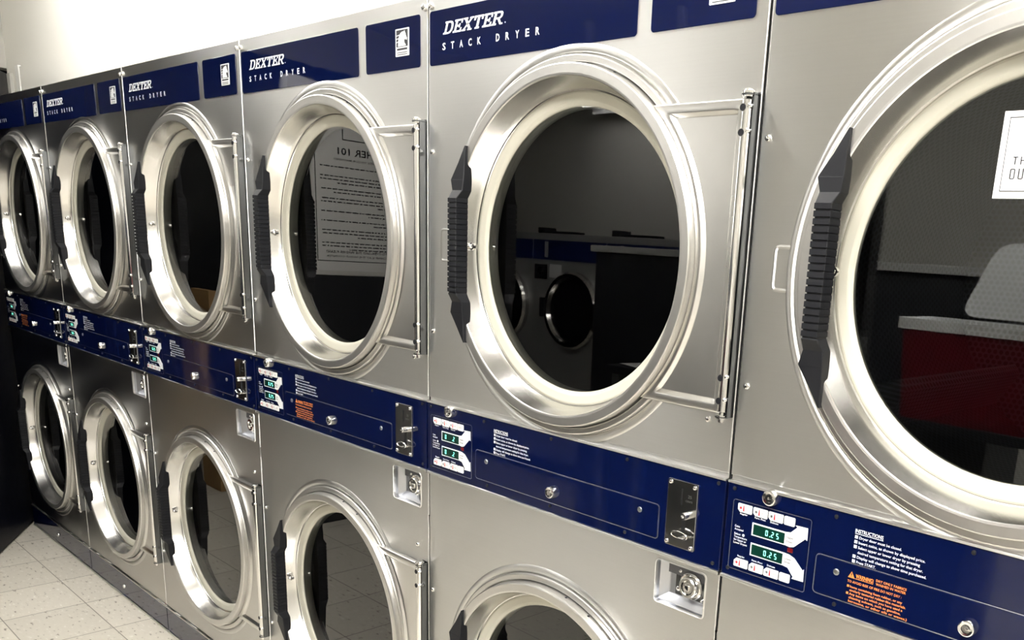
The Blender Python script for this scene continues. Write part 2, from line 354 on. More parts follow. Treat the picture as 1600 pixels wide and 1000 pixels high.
def build_door(root, zc, tmp_children):
    def part(name, bm, m, par, **k):
        o = finish(name, bm, m, par, **k); KIDS.setdefault(par.name, []).append(o); return o
    # rim: back flange, lip, funnel
    bm = bmesh.new()
    lathe(bm, DC, zc, [(.312, .010), (.3185, .004), (.3190, -.004), (.3180, -.0066), (.3160, -.0075), (.3080, -.0075), (.3066, -.0066), (.3060, -.004), (.3055, .001),
                       (.3045, .001), (.3032, -.0200), (.3024, -.0232), (.3005, -.0244), (.2870, -.0242), (.2840, -.0236), (.2828, -.0215), (.2735, .0100), (.2715, .0160), (.2700, .0190), (.2680, .0200), (.2670, .0225), (.2665, .0260)], 128)
    door = part('door', bm, MSR, root, angle=22)
    # funnel as its own shinier surface: slot 1
    me = door.data; me.materials.append(MSC)
    for p in me.polygons:
        r = math.hypot(p.center[0]-OU-DC, p.center[2]-zc)
        if r < .2825 and p.center[1] > -.022: p.material_index = 1
    bm = bmesh.new()
    lathe(bm, DC, zc, [(.2690, .034), (.2684, .0235), (.2665, .0220), (.2640, .0215), (.2520, .0235), (.2460, .0255), (.2440, .0285), (.2436, .034)], 112)
    g = part('gasket', bm, MGK, door, angle=60)
    bm = bmesh.new()
    lathe(bm, DC, zc, [(.2450, .0285), (.2450, .0330)], 96, cap0=True, cap1=True)
    part('glass', bm, MGL, door)
    # handle: faceted black grip
    bm = bmesh.new()
    st = [(.180, .1575, .1605, -.0300, -.020), (.150, .141, .1605, -.0320, -.016), (.121, .1215, .1603, -.0335, -.014), (.1195, .1213, .1603, -.0338, -.014),
          (.101, .1275, .1590, -.0350, -.014), (.087, .1280, .1535, -.0440, -.018)]
    rib = []
    nr = 18; z0 = .0865; z1 = -.0885; 
    for i in range(nr):
        a = z0+(z1-z0)*i/nr; b = z0+(z1-z0)*(i+.74)/nr; c = z0+(z1-z0)*(i+.80)/nr; d = z0+(z1-z0)*(i+.96)/nr
        rib += [(a, .1275, .1540, -.0455, -.018), (b, .1275, .1540, -.0455, -.018), (c, .1288, .1528, -.0430, -.018), (d, .1288, .1528, -.0430, -.018)]
    low = [(-.090, .1280, .1540, -.0440, -.018), (-.105, .1275, .1592, -.0350, -.014), (-.1255, .1213, .1603, -.0338, -.014), (-.127, .1215, .1603, -.0335, -.014), (-.154, .140, .1605, -.0320, -.016), (-.182, .1575, .1605, -.0300, -.020)]
    lps = []
    for dz, ul, ur, yf, yb in st+rib+low:
        lps.append([(ul, yb, zc+dz), (ul, yf+.0012, zc+dz), (ul+.0010, yf, zc+dz), (ur-.0010, yf, zc+dz), (ur, yf+.0012, zc+dz), (ur, yb, zc+dz)])
    loops(bm, lps)
    part('handle', bm, MBK, door, angle=25)
    # bolt in the funnel behind the handle
    bm = bmesh.new(); dome(bm, .1395, .004, zc+.001, .0045, .009); lathe(bm, .1395, zc+.001, [(.007, .008), (.007, .002), (.004, .001)], 14, cap1=True)
    part('bolt', bm, MCH, door)
    for ph in (80, 68): bm = bmesh.new(); sphere(bm, (DC+OU+.3020*math.cos(math.radians(ph)), -.0100, zc+.3020*math.sin(math.radians(ph))), .0032); part('rim_hole', bm, MBK, door)
    # hinge plate: arc side against the rim, pressed border, recessed middle
    N1 = 16; NA = 40
    def outline(rarc, uR, zt, zb, y, tipin=0):
        pts = []
        aT = math.asin((zt-zc)/rarc); aB = math.asin((zb-zc)/rarc)
        uT = DC+rarc*math.cos(aT); uB = DC+rarc*math.cos(aB)
        for i in range(N1): pts.append((uT+(uR-uT)*i/N1, y, zt))
        for i in range(N1): pts.append((uR, y, zt+(zb-zt)*i/N1))
        for i in range(N1): pts.append((uR+(uB-uR)*i/N1, y, zb))
        for i in range(NA): a = aB+(aT-aB)*i/NA; pts.append((DC+rarc*math.cos(a), y, zc+rarc*math.sin(a)))
        return pts
    bm = bmesh.new(); zt, zb = zc+.2285, zc-.2215
    loops(bm, [outline(.3035, .778, zt, zb, -.001), outline(.3035, .778, zt, zb, -.0095), outline(.3045, .777, zt-.001, zb+.001, -.0112), outline(.3055, .776, zt-.0022, zb+.0022, -.0118),
               outline(.3150, .768, zt-.0125, zb+.0125, -.0118), outline(.3165, .7665, zt-.0145, zb+.0145, -.0112), outline(.3195, .7635, zt-.0185, zb+.0185, -.0066), outline(.3210, .762, zt-.0205, zb+.0205, -.0058)])
    hp = part('hinge_plate', bm, MSH, door, angle=40)
    bm = bmesh.new()
    zcyl(bm, .785, -.0145, zb+.004, zt-.003, .0078, 20, bev=.0006)
    hb = part('hinge_barrel', bm, MCH, door)
    bm = bmesh.new()
    for dz in (.2145, .1815, -.1655, -.2005):
        bm = bmesh.new(); lathe(bm, .7822, zc+dz, [(.0052, -.0212), (.0050, -.0226), (.0003, -.0226)], 14, cap1=True); part('barrel_hole', bm, MBK, door)
    bm = bmesh.new()
    zcyl(bm, .785, -.0145, zt+.000, zt+.0026, .0088, 20); zcyl(bm, .785, -.0145, zt+.0045, zt+.0075, .0100, 20); zcyl(bm, .785, -.0145, zt+.0075, zt+.0105, .0078, 20, bev=.001)
    part('hinge_pin_cap', bm, MCH, door); bm = bmesh.new(); zcyl(bm, .785, -.0145, zb-.012, zb+.004, .0050, 16); zcyl(bm, .785, -.0145, zb-.006, zb-.001, .0084, 20)
    part('hinge_pin', bm, MCH, door)
    return door

def build_dryer():
    root = empty('stack_dryer', (0, 0, 0), 'x', 'dryer', 'stack dryers in the row along the wall')
    def part(name, bm, m, par=root, **k):
        o = finish(name, bm, m, par, **k); KIDS.setdefault(par.name, []).append(o); return o
    # carcass
    bm = bmesh.new()
    box(bm, (.0045+OU, .0216, 0), (.0065+OU, 1.0, 1.868)); box(bm, (.7935+OU, .0216, 0), (.7955+OU, 1.0, 1.868)); box(bm, (.0065+OU, .0216, 1.866), (.7935+OU, 1.0, 1.868)); box(bm, (.0065+OU, .99, 0), (.7935+OU, 1.0, 1.866))
    box(bm, (.0065+OU, .0216, .90), (.7935+OU, .98, 1.098))
    part('cabinet', bm, MCAB)
    # side seam: thin black strip painted in for the shade between neighbours
    bm = bmesh.new(); box(bm, (.7985+OU, .004, .004), (.8015+OU, .03, 1.868)); part('seam_shade', bm, MGAP)
    # upper and lower front panels
    bm = bmesh.new(); door_opening(bm, 1.1035, 1.876, ZU); tab_bead(bm, ZU); upf = part('upper_front_panel', bm, MS)
    bm = bmesh.new(); door_opening(bm, .108, .838, ZL, flat_top=True)
    # strip of the panel above the door with the rounded coin box opening
    rr = (.6640, .8500, .7700, .9260, .007); hz0, hz1 = .838, .9345
    inner = rrect(*rr, n=6); hc = ((rr[0]+rr[2])/2, (rr[1]+rr[3])/2)
    fr_u0, fr_u1 = .640, .7978-.0018
    outer = []
    for u, z in inner:
        du, dz = u-hc[0], z-hc[1]; t = 1e9
        if du > 1e-9: t = min(t, (fr_u1-hc[0])/du)
        if du < -1e-9: t = min(t, (fr_u0-hc[0])/du)
        if dz > 1e-9: t = min(t, (hz1-.0006-hc[1])/dz)
        if dz < -1e-9: t = min(t, (hz0-hc[1])/dz)
        outer.append((hc[0]+du*t, hc[1]+dz*t))
    for cu, cz in ((fr_u1, hz1-.0006), (fr_u0, hz1-.0006), (fr_u0, hz0), (fr_u1, hz0)):
        k = min(range(len(outer)), key=lambda i: (outer[i][0]-cu)**2+(outer[i][1]-cz)**2); outer[k] = (cu, cz)
    lq = lambda ins, y: [(u, y, z) for u, z in rrect(*rr, n=6, inset=ins)]
    loops(bm, [[(u, 0, z) for u, z in outer], lq(-.0030, 0), lq(-.0022, -.0018), lq(-.0008, -.0022), lq(0, -.0012), lq(.0004, .006)], False, False)
    bm.faces.new([bm.verts.new(p) for p in ((.0022+.0018+OU, 0, hz0), (fr_u0+OU, 0, hz0), (fr_u0+OU, 0, hz1-.0006), (.0022+.0018+OU, 0, hz1-.0006))])
    loops(bm, [[(.0022, .02, hz0), (.0022, .0016, hz0), (.0028, .0004, hz0), (.0040, 0, hz0)], [(.0022, .02, hz1), (.0022, .0016, hz1), (.0028, .0004, hz1), (.0040, 0, hz1)]], False, False, closed=False)
    loops(bm, [[(.7978, .02, hz0), (.7978, .0016, hz0), (.7972, .0004, hz0), (.7960, 0, hz0)], [(.7978, .02, hz1), (.7978, .0016, hz1), (.7972, .0004, hz1), (.7960, 0, hz1)]], False, False, closed=False)
    tab_bead(bm, ZL); lof = part('lower_front_panel', bm, MS)
    for zc, par in ((ZU, upf), (ZL, lof)):
        for u, dz in ((.0145, .176), (.0165, -.1745), (.749, -.236)) if zc == ZU else ((.0145, .176), (.0165, -.1745), (.757, .268)):
            bm = bmesh.new(); dome(bm, u, 0, zc+dz, .0050, .0038); part('screw', bm, MCH, par)
    for u in (.0100, .7880): bm = bmesh.new(); dome(bm, u, 0, 1.8565, .0062, .0050); part('screw', bm, MCH, upf)
    # doors, hinge brackets and drums
    for zc in (ZU, ZL):
        build_door(root, zc, None)
        bm = bmesh.new()
        zt, zb = zc+.2285, zc-.2215
        box(bm, (.7945+OU, -.0165, zb-.003), (.7962+OU, 0, zt+.006)); box(bm, (.7760+OU, -.0014, zb-.004), (.7950+OU, .0, zt+.008))
        for z in (zt+.0030, zb-.0035):
            lp = lambda zz: [(.7962, 0, zz), (.7962, -.0145, zz)]+[(.785+.0105*math.cos(math.radians(a)), -.0145+.0105*math.sin(math.radians(a)), zz) for a in range(0, -181, -20)]+[(.7745, 0, zz)]
            loops(bm, [lp(z-.0008), lp(z+.0008)])
        hb = part('hinge_bracket', bm, MBR)
        for dz in (.2165, .1840, -.1630, -.1980):
            bm = bmesh.new(); dome(bm, .7915, -.0170, zc+dz, .0036, .0062, 12); part('bracket_screw', bm, MCH, hb)
        bm = bmesh.new(); uvl = bm.loops.layers.uv.new('UVMap')
        n = 72; R = .300; Y0, Y1 = .060, .56
        a = [bm.verts.new((DC+OU+R*math.cos(2*PI*i/n), Y0, zc+R*math.sin(2*PI*i/n))) for i in range(n)]
        b = [bm.verts.new((DC+OU+R*math.cos(2*PI*i/n), Y1, zc+R*math.sin(2*PI*i/n))) for i in range(n)]
        for i in range(n):
            f = bm.faces.new((a[i], a[(i+1) % n], b[(i+1) % n], b[i]))
            for l, (uu, vv) in zip(f.loops, ((i, Y0), (i+1, Y0), (i+1, Y1), (i, Y1))): l[uvl].uv = (uu*2*PI*R/n, vv)
        f = bm.faces.new(b[::-1])
        for l in f.loops: l[uvl].uv = (l.vert.co.x, l.vert.co.z)
        # three vanes
        for k in range(3):
            t = math.radians(100+120*k); c, s = math.cos(t), math.sin(t)
            q = []
            for rr, w in ((R-.001, .035), (R-.07, .010)):
                for sg in (-1, 1):
                    for y in (Y0+.02, Y1-.002):
                        q.append(bm.verts.new((DC+OU+rr*c-sg*w*s, y, zc+rr*s+sg*w*c)))
            for idx in ((0, 1, 5, 4), (2, 6, 7, 3), (4, 5, 7, 6), (0, 4, 6, 2)):
                f = bm.faces.new([q[i] for i in idx])
                for l in f.loops: l[uvl].uv = (l.vert.co.y, (l.vert.co.x*-s+l.vert.co.z*c)+(l.vert.co.x*c+l.vert.co.z*s))
        part('drum', bm, MDR, normals=False)
        bm = bmesh.new(); lathe(bm, DC, zc, [(.262, .0355), (.262, .050), (.300, .060), (.34, .060)], 72); part('drum_collar', bm, MDM)
    # header strips
    hd = []
    for rr in ((.0075, 1.7505, .5515, 1.846, .006), (.5805, 1.7520, .7755, 1.846, .006)):
        bm = bmesh.new(); plate(bm, rr, -.0010, .0010, .0004); hd.append(part('header_plate', bm, MNVH))
    bm = bmesh.new()
    x = 0; h = .0215; word = 'DEXTER'; tot = sum(SL[c][0]+.06 for c in word)-.06
    for c in word:
        w, pl = SL[c]
        f = lambda a, b, x=x: (.0500+((x+a)+b*.26)/(tot+.20)*.181, 1.8020+b*h)
        strokes(bm, pl, f, -.00135-.00001*(x), -.0009); x += w+.06
    lathe(bm, .2335, 1.8040, [(.0011, -.0009), (.0011, -.0013)], 10, cap1=True)
    part('logo_lettering', bm, MWH, hd[0])
    for word, i0 in (('STACK', 0), ('DRYER', 6)):
        bm = bmesh.new()
        for i, c in enumerate(word): text(bm, c, .0490+(i+i0)*.02665, 1.7755, .0118, -.0014, width=.0100, bold=.025)
        part('model_lettering', bm, MWH, hd[0])
    # emblem: white card, dark square, white horse head, lines below
    bm = bmesh.new(); e0, e1, ez0, ez1 = .6915, .7385, 1.7765, 1.8270
    plate(bm, (e0, ez0, e1, ez1, .0015), -.0018, -.0008, .0003, mi=0)
    F = lambda a, b: (e0+a*(e1-e0), ez0+b*(ez1-ez0))
    poly(bm, [F(.08, .34), F(.92, .34), F(.92, .95), F(.08, .95)], -.00205, -.0017, 1)
    horse = [(.20, .36), (.78, .36), (.78, .40), (.70, .46), (.66, .54), (.70, .60), (.78, .58), (.86, .56), (.88, .62), (.80, .72), (.76, .82), (.72, .86), (.70, .92), (.64, .88), (.52, .88), (.40, .84), (.33, .78), (.27, .70), (.24, .60), (.22, .48)]
    poly(bm, [F(*p) for p in horse], -.0023, -.0019, 0)
    for a in ((.10, .74, .34, .79), (.08, .62, .28, .67), (.08, .50, .26, .55)): poly(bm, [F(a[0], a[1]), F(a[2], a[1]+.02), F(a[2], a[3]), F(a[0], a[3]-.03)], -.00225, -.0019, 0)
    poly(bm, [F(.70, .78), F(.74, .76), F(.73, .80)], -.0026, -.0022, 1)
    for z in (.22, .12, .05):
        poly(bm, [F(.12, z), F(.88, z), F(.88, z+(.07 if z > .2 else .025)), F(.12, z+(.07 if z > .2 else .025))], -.00205, -.0017, 1)
    part('emblem', bm, [MWH, MINK], hd[1])
    # steel rails above and below the control panel
    bm = bmesh.new(); OP = OU
    box(bm, (.0022+OU, -.0065, 1.0925), (.7978+OU, .02, 1.0965), bev=.0010); box(bm, (.0030+OU, .0030, 1.0965), (.797+OU, .02, 1.1035)); part('upper_rail', bm, MS)
    bm = bmesh.new(); box(bm, (.0022+OU, -.0075, .9370), (.7978+OU, .02, .9425), bev=.0012); part('lower_rail', bm, MS)
    # control panel
    bm = bmesh.new(); plate(bm, (.0026, .9428, .7974, 1.0922, .001), -.0040, .02, .0006); cp = part('control_panel', bm, MNV)
    Y = -.0040
    def outline_strip(bm, pts, w, y, closed=True, mi=0):
        n = len(pts)
        def off(i, d):
            a, b, c = pts[(i-1) % n], pts[i], pts[(i+1) % n]
            if not closed and i == 0: a = b
            if not closed and i == n-1: c = b
            dx, dz = c[0]-a[0], c[1]-a[1]; l = math.hypot(dx, dz) or 1
            return (b[0]-dz/l*d, b[1]+dx/l*d)
        A = [off(i, w/2) for i in range(n)]; B = [off(i, -w/2) for i in range(n)]
        va = [bm.verts.new((p[0]+OU, y, p[1])) for p in A]; vb = [bm.verts.new((p[0]+OU, y, p[1])) for p in B]
        for i in range(n if closed else n-1):
            j = (i+1) % n; bm.faces.new((va[i], va[j], vb[j], vb[i])).material_index = mi
    bm = bmesh.new(); plate(bm, (.1700, .9625, .6650, 1.0215, .006), Y-.0016, Y+.001, .0009); dr = part('service_drawer', bm, MNV, cp)
    bm = bmesh.new(); outline_strip(bm, rrect(.1693, .9618, .6657, 1.0222, .0065), .0012, Y-.0006); part('drawer_edge', bm, MLINE, cp)
    bm = bmesh.new(); outline_strip(bm, rrect(.0150, .9555, .1555, 1.0680, .004), .0009, Y-.0005); part('keypad_outline', bm, MLINE, cp)
    for u, z in ((.0145, 1.0845), (.194, 1.083), (.393, 1.0845), (.586, 1.0845), (.783, 1.0855), (.0145, .9545), (.207, .9535), (.395, .9555), (.590, .9545), (.784, .9525)):
        bm = bmesh.new(); dome(bm, u, Y, z, .0034, .0022, 12); part('panel_screw', bm, MBK, cp)
    for u, z in ((.205, 1.003), (.623, 1.004)): bm = bmesh.new(); dome(bm, u, Y-.0016, z, .0050, .0024, 12); part('drawer_screw', bm, MDM, cp)
    # round locks
    for u, z, y, r in ((.0830, 1.0855, Y, .0125), (.402, .9845, Y-.0016, .0115)):
        bm = bmesh.new()
        lathe(bm, u, z, [(r, y), (r, y-.006), (r*.93, y-.0085), (r*.80, y-.0092), (r*.55, y-.0086), (r*.50, y-.0060), (r*.44, y-.0060), (r*.42, y-.0092), (r*.15, y-.0092), (r*.14, y-.0070)], 28, cap1=True)
        box(bm, (u+OU, y-.0096, z-.0010), (u+r*.62+OU, y-.0060, z+.0010), bev=.0002)
        part('cam_lock', bm, MCH, cp)
    # keys
    keys = []
    for i, (a, b) in enumerate(((.0245, .0505), (.0533, .0793), (.0812, .1072), (.1092, .1278))):
        keys.append((i, a, 1.0502, b, 1.0637, True)); keys.append((i, a+.0012, .9615, b+.0012, .9750, False))
    for i, a, z0, b, z1, top in keys:
        bm = bmesh.new()
        if i == 3: plate(bm, (a, z0, b, z1, .0022), Y-.0014, Y, .0004)
        else:
            c = .0042
            pts = [(b-.001, z0), (b, z0+.001), (b, z1-.001), (b-.001, z1), (a+.001, z1), (a, z1-.001), (a, z0+c), (a+c, z0)] if top else \
                  [(b-.001, z0), (b, z0+.001), (b, z1-.001), (b-.001, z1), (a+c, z1), (a, z1-c), (a, z0+.001), (a+.001, z0)]
            poly(bm, pts, Y-.0014, Y)
        zc = (z0+z1)/2; y = Y-.0016
        if i < 3:
            poly(bm, [(a+.0098, zc-.0045), (a+.0122, zc-.0045), (a+.0122, zc-.0012), (a+.0116, zc+.0045), (a+.0104, zc+.0045), (a+.0098, zc-.0012)], y, Y-.0012, 2)
            lathe(bm, a+.0055, zc, [(.0022, Y-.0012), (.0022, y)], 10, cap1=True, mi=1 if i else 2)
            text(bm, ('HOT', 'MED.', 'WARM')[i], a+.0140, zc-.0014, .0028, y, width=(.0070, .0080, .0095)[i], mi=1)
        else: text(bm, 'START', a+.0040, zc-.0012, .0024, y, width=.0105, mi=1)
        part('key', bm, [MKEY, MDM, MRED], cp)
    bm = bmesh.new()
    for s, a, w, z in (('Regular', .029, .014, 1.0462), ('Perm. Press', .0565, .020, 1.0462), ('Delicate', .085, .0145, 1.0462), ('Regular', .031, .014, .9778), ('Perm. Press', .0585, .020, .9778), ('Delicate', .087, .0145, .9778)):
        text(bm, s, a, z, .0026, Y-.0004, width=w, bold=.02)
    for k, (s, w) in enumerate((('Coins', .0095), ('Accepted', .0165))): text(bm, s, .0212, 1.0245-k*.0048, .0032, Y-.0004, width=w, bold=.015)
    for k, (s, w) in enumerate((('Select', .0120), ('Temperature', .0245), ('for Upper or', .0235), ('Lower Dryers', .0255))): text(bm, s, .0212, 1.0122-k*.0048, .0032, Y-.0004, width=w, bold=.015)
    lathe(bm, .0385, 1.0138, [(.0022, Y), (.0022, Y-.0005)], 10, cap1=True)
    part('keypad_lettering', bm, MWH, cp)
    # display arrows
    ar1 = [(.0535, 1.0390), (.1134, 1.0392), (.1223, 1.0405), (.1331, 1.0512), (.1299, 1.0534), (.1506, 1.0541), (.1514, 1.0353), (.1479, 1.0368), (.1300, 1.0197), (.1235, 1.0180), (.1152, 1.0190), (.0535, 1.0185)]
    ar2 = [(.0540, 1.0066), (.1147, 1.0068), (.1234, 1.0062), (.1329, 1.0030), (.1491, .9882), (.1513, .9905), (.1521, .9712), (.1320, .9706), (.1340, .9740), (.1235, .9855), (.1152, .9868), (.0540, .9862)]
    for pts, zz, nm in ((ar1, 1.0288, 'Upper'), (ar2, .9965, 'Lower')):
        bm = bmesh.new(); poly(bm, pts, Y-.0010, Y)
        text(bm, nm, .1165, zz+.0018-(.001 if nm == 'Lower' else 0), .0034, Y-.0012, width=.0125, bold=.015, mi=1); text(bm, 'Dryer', .1165, zz-.0045, .0034, Y-.0012, width=.0115, bold=.015, mi=1)
        part('display_arrow', bm, [MWH, MINK], cp)
        bm = bmesh.new(); plate(bm, (.0562, zz-.0083, .1130, zz+.0083, .0008), Y-.0014, Y-.0006, .0002); part('display', bm, MDISP, cp)
    bm = bmesh.new(); plate(bm, (.1195, 1.0095, .1290, 1.0165, .0005), Y-.0006, Y, .0002); part('indicator_window', bm, simple('dark_red_window', (.10, .004, .006), .2), cp)
    # instructions
    bm = bmesh.new(); y = Y-.0004
    text(bm, 'INSTRUCTIONS', .2258, 1.0682, .0052, y, width=.0430, bold=.02)
    poly(bm, [(.2258, 1.0662), (.2688, 1.0662), (.2688, 1.0670), (.2258, 1.0670)], y, Y)
    rows = [('Dryer door must be closed.', 0, .0640, 1), ('Insert coins, as shown by displayed price.', 1, .0990, 1), ('Select upper or lower dryer by pressing', 2, .0925, 1), ('desired temperature setting for that dryer.', 3, .0975, 0), ('Display will change to show time purchased.', 4, .1035, 1), ('Press START.', 5, .0300, 1)]
    for s, k, w, bl in rows:
        z = 1.0598-k*.00715; text(bm, s, .2330, z, .0039, y, width=w, bold=.012)
        if bl: poly(bm, [(.2262, z-.0002), (.2308, z-.0002), (.2308, z+.0044), (.2262, z+.0044)], y, Y)
    part('instruction_lettering', bm, MWH, cp)
    # coin slot plate
    bm = bmesh.new(); plate(bm, (.6820, .9600, .7450, 1.0740, .003), Y-.0022, Y, .0008); cs = part('coin_slot_plate', bm, steel('coin_plate_metal', (.45, .45, .45), .12, .22, .02, (200, 3, 3), .08, 8), cp)
    ys = Y-.0022
    for u, z in ((.6885, 1.0685), (.7390, 1.0680), (.6875, .9660), (.7390, .9655)): bm = bmesh.new(); dome(bm, u, ys, z, .0036, .0030, 12); part('slot_bolt', bm, MCH, cp)
    bm = bmesh.new(); plate(bm, (.7118, 1.0330, .7142, 1.0610, .0011), ys-.0006, ys, .0002); part('coin_slit', bm, MBK, cp)
    bm = bmesh.new(); plate(bm, (.7170, .9830, .7240, 1.0160, .0012), ys-.0012, ys, .0004); part('return_slot', bm, MBK, cp)
    bm = bmesh.new()
    lathe(bm, .7305, 1.0205, [(.0062, ys), (.0062, ys-.015), (.0055, ys-.017), (.0028, ys-.017), (.0026, ys-.013)], 18, cap1=True)
    part('coin_return_knob', bm, MCH, cp)
    bm = bmesh.new()
    def ring(bm, uc, zc, a, b, t, y, n=28):
        lps = []
        for k in range(6):
            ph = 2*PI*k/6
            lps.append([(uc+(a+t*math.cos(ph))*math.cos(2*PI*i/n), y+t*math.sin(ph), zc+(b+t*math.cos(ph))*math.sin(2*PI*i/n)) for i in range(n)])
        lps.append(lps[0]); loops(bm, lps, False, False)
    ring(bm, .7200, .9850, .0165, .0058, .0016, ys-.010); box(bm, (.7180+OU, ys-.010, .978), (.7230+OU, ys, .981), bev=.0004)
    part('coin_cup', bm, MCH, cp)
    bm = bmesh.new(); text(bm, '25', .7260, 1.0480, .0050, ys-.0004, width=.0075); text(bm, 'CENTS', .7215, 1.0410, .0030, ys-.0004, width=.0140)
    part('coin_plate_print', bm, MDM, cp)
    # recess with the coin box lock, pressed into the lower panel
    rr = (.6640, .8500, .7700, .9260, .007)
    bm = bmesh.new(); l = lambda ins, y: [(u, y, z) for u, z in rrect(*rr, inset=ins)]
    loops(bm, [l(.0003, .004), l(.0010, .010), l(.0120, .0235), l(.0135, .0245), l(.0160, .0246)], False, True)
    rc = part('coin_box_recess', bm, steel('recess_grey_metal', (.46, .47, .50), .3, .4, .01, (20, 20, 20), .05, 6))
    bm = bmesh.new(); plate(bm, (.6900, .8640, .7570, .9130, .002), .0236, .0245, .0003); part('lock_backplate', bm, MBR, rc)
    bm = bmesh.new(); u, z, y = .7270, .8885, .0236
    lathe(bm, u, z, [(.0240, y), (.0240, y-.0060), (.0222, y-.0078), (.0205, y-.0050), (.0188, y-.0050), (.0182, y-.0150), (.0165, y-.0168), (.0128, y-.0168), (.0120, y-.0110), (.0112, y-.0110), (.0104, y-.0145)], 40, cap1=True)
    plate(bm, (u-.0050, z-.0050, u+.0040, z+.0045, .001), y-.0175, y-.014, .0006)
    part('round_lock', bm, MCH, rc)
    for bu, bz, br in ((.6985, .8760, .0052), (.7010, .9085, .0036), (.7500, .8690, .0032)):
        bm = bmesh.new(); dome(bm, bu, .0236, bz, br, .0050); part('recess_bolt', bm, MCH, rc)
    # kick panel
    bm = bmesh.new(); plate(bm, (.0026, .0100, .7974, .1000, .001), -.0010, .02, .0008); kp = part('kick_panel', bm, MNV)
    bm = bmesh.new(); box(bm, (.0022+OU, -.0045, .1000), (.7978+OU, .02, .1055), bev=.0012); box(bm, (.0022+OU, -.0035, .0030), (.7978+OU, .02, .0100), bev=.0010); part('kick_rail', bm, MS)
    bm = bmesh.new(); dome(bm, .380, -.001, .050, .0085, .0060)
    part('kick_bolt', bm, MCH, kp)
    return root, cp

def seg_digits(bm, s, u0, zc, h, y, on=1):
    segs = {'0': 'abcdef', '1': 'bc', '2': 'abged', '5': 'afgcd', '8': 'abcdefg', '3': 'abgcd', '9': 'abcfgd', '4': 'fgbc', '6': 'afgecd', '7': 'abc'}
    w = h*.50; t = h*.13; u = u0
    for c in s:
        if c == '.': poly(bm, [(u-.0012, zc-h/2), (u, zc-h/2), (u, zc-h/2+.0012), (u-.0012, zc-h/2+.0012)], y, y+.0003); u += .0016; continue
        for g in segs.get(c, ''):
            r = {'a': (t, h/2-t, w-t, h/2), 'd': (t, -h/2, w-t, -h/2+t), 'g': (t, -t/2, w-t, t/2), 'f': (0, t/3, t, h/2-t/3), 'e': (0, -h/2+t/3, t, -t/3), 'b': (w-t, t/3, w, h/2-t/3), 'c': (w-t, -h/2+t/3, w, -t/3)}[g]
            poly(bm, [(u+r[0], zc+r[1]), (u+r[2], zc+r[1]), (u+r[2], zc+r[3]), (u+r[0], zc+r[3])], y, y+.0003)
        u += w+.0045
def warning(root_cp):
    y = -.0044-.0016; yb = -.0040-.0016; bm = bmesh.new()
    poly(bm, [(.2240, 1.0012), (.2345, 1.0012), (.2292, 1.0110)], y, yb, 0)
    poly(bm, [(.2287, 1.0045), (.2297, 1.0045), (.2300, 1.0082), (.2284, 1.0082)], y-.0002, yb, 1); poly(bm, [(.2287, 1.0022), (.2297, 1.0022), (.2297, 1.0034), (.2287, 1.0034)], y-.0002, yb, 1)
    text(bm, 'WARNING!', .2360, 1.0032, .0056, y, width=.0275, bold=.03); poly(bm, [(.2350, 1.0015), (.2632, 1.0015), (.2632, 1.0021), (.2350, 1.0021)], y, yb)
    text(bm, 'DRY ONLY FABRICS', .2672, 1.0070, .0034, y, width=.0455, bold=.02); text(bm, 'WASHED IN WATER', .2672, 1.0018, .0034, y, width=.0450, bold=.02)
    text(bm, 'TO AVOID RISK OF FIRE DO NOT DRY :', .2240, .9942, .0036, y, width=.0830, bold=.015)
    for k, (s, bl, w) in enumerate((('Items containing foam rubber, or any', 1, .0800), ('similarly textured rubber-like materials.', 0, .0860), ('Any items on which you have used a', 1, .0820), ('cleaning solvent, such as gasoline,', 0, .0800), ('kerosene, or other oils or waxes.)', 0, .0900))):
        z = .9868-k*.0054; text(bm, s, .2290, z, .0035, y, width=w, bold=.015)
        if bl: poly(bm, [(.2242, z), (.2275, z), (.2275, z+.0034), (.2242, z+.0034)], y, yb)
    return finish('warning_lettering', bm, [MOR, MINK], root_cp)

proto, proto_cp = build_dryer()
proto.location = (-W+.4, 0, 0)
info = [  # k, label, digits, warning
 (1, 'rightmost steel stack dryer, cut off by the picture edge, white sign on its glass', '0.25', True),
 (2, 'steel stack dryer second from the right, washers mirrored in its upper glass', '0.2', False),
 (3, 'steel stack dryer third from the right, printed poster mirrored in its upper glass', '0.25', True),
 (4, 'steel stack dryer third from the left, brownish lower panel, black mesh behind upper glass', '0.25', False),
 (5, 'dark fronted steel stack dryer second from the left, beside the farthest one', '0.25', False),
 (6, 'farthest leftmost stack dryer with nearly black front, next to the dark door', '0.25', True)]
roots = {}
for k, lab, dig, wr in info:
    r = proto if k == 1 else copy_tree(proto)
    r.location = (-W*k+.4, 0, 0); r['label'] = lab; roots[k] = r
for k, lab, dig, wr in info:
    r = roots[k]; cp = [o for o in bpy.data.objects if o.parent == r and o.name.startswith('control_panel')][0]
    for zz in (1.0288, .9965):
        bm = bmesh.new(); y = -.0040-.0017
        if k == 2: seg_digits(bm, '0', .0660, zz, .0092, y); seg_digits(bm, '.2', .0925, zz, .0092, y)
        else: seg_digits(bm, dig, .0790, zz, .0088, y)
        finish('display_digits', bm, MLED, cp)
    if wr: warning(cp)

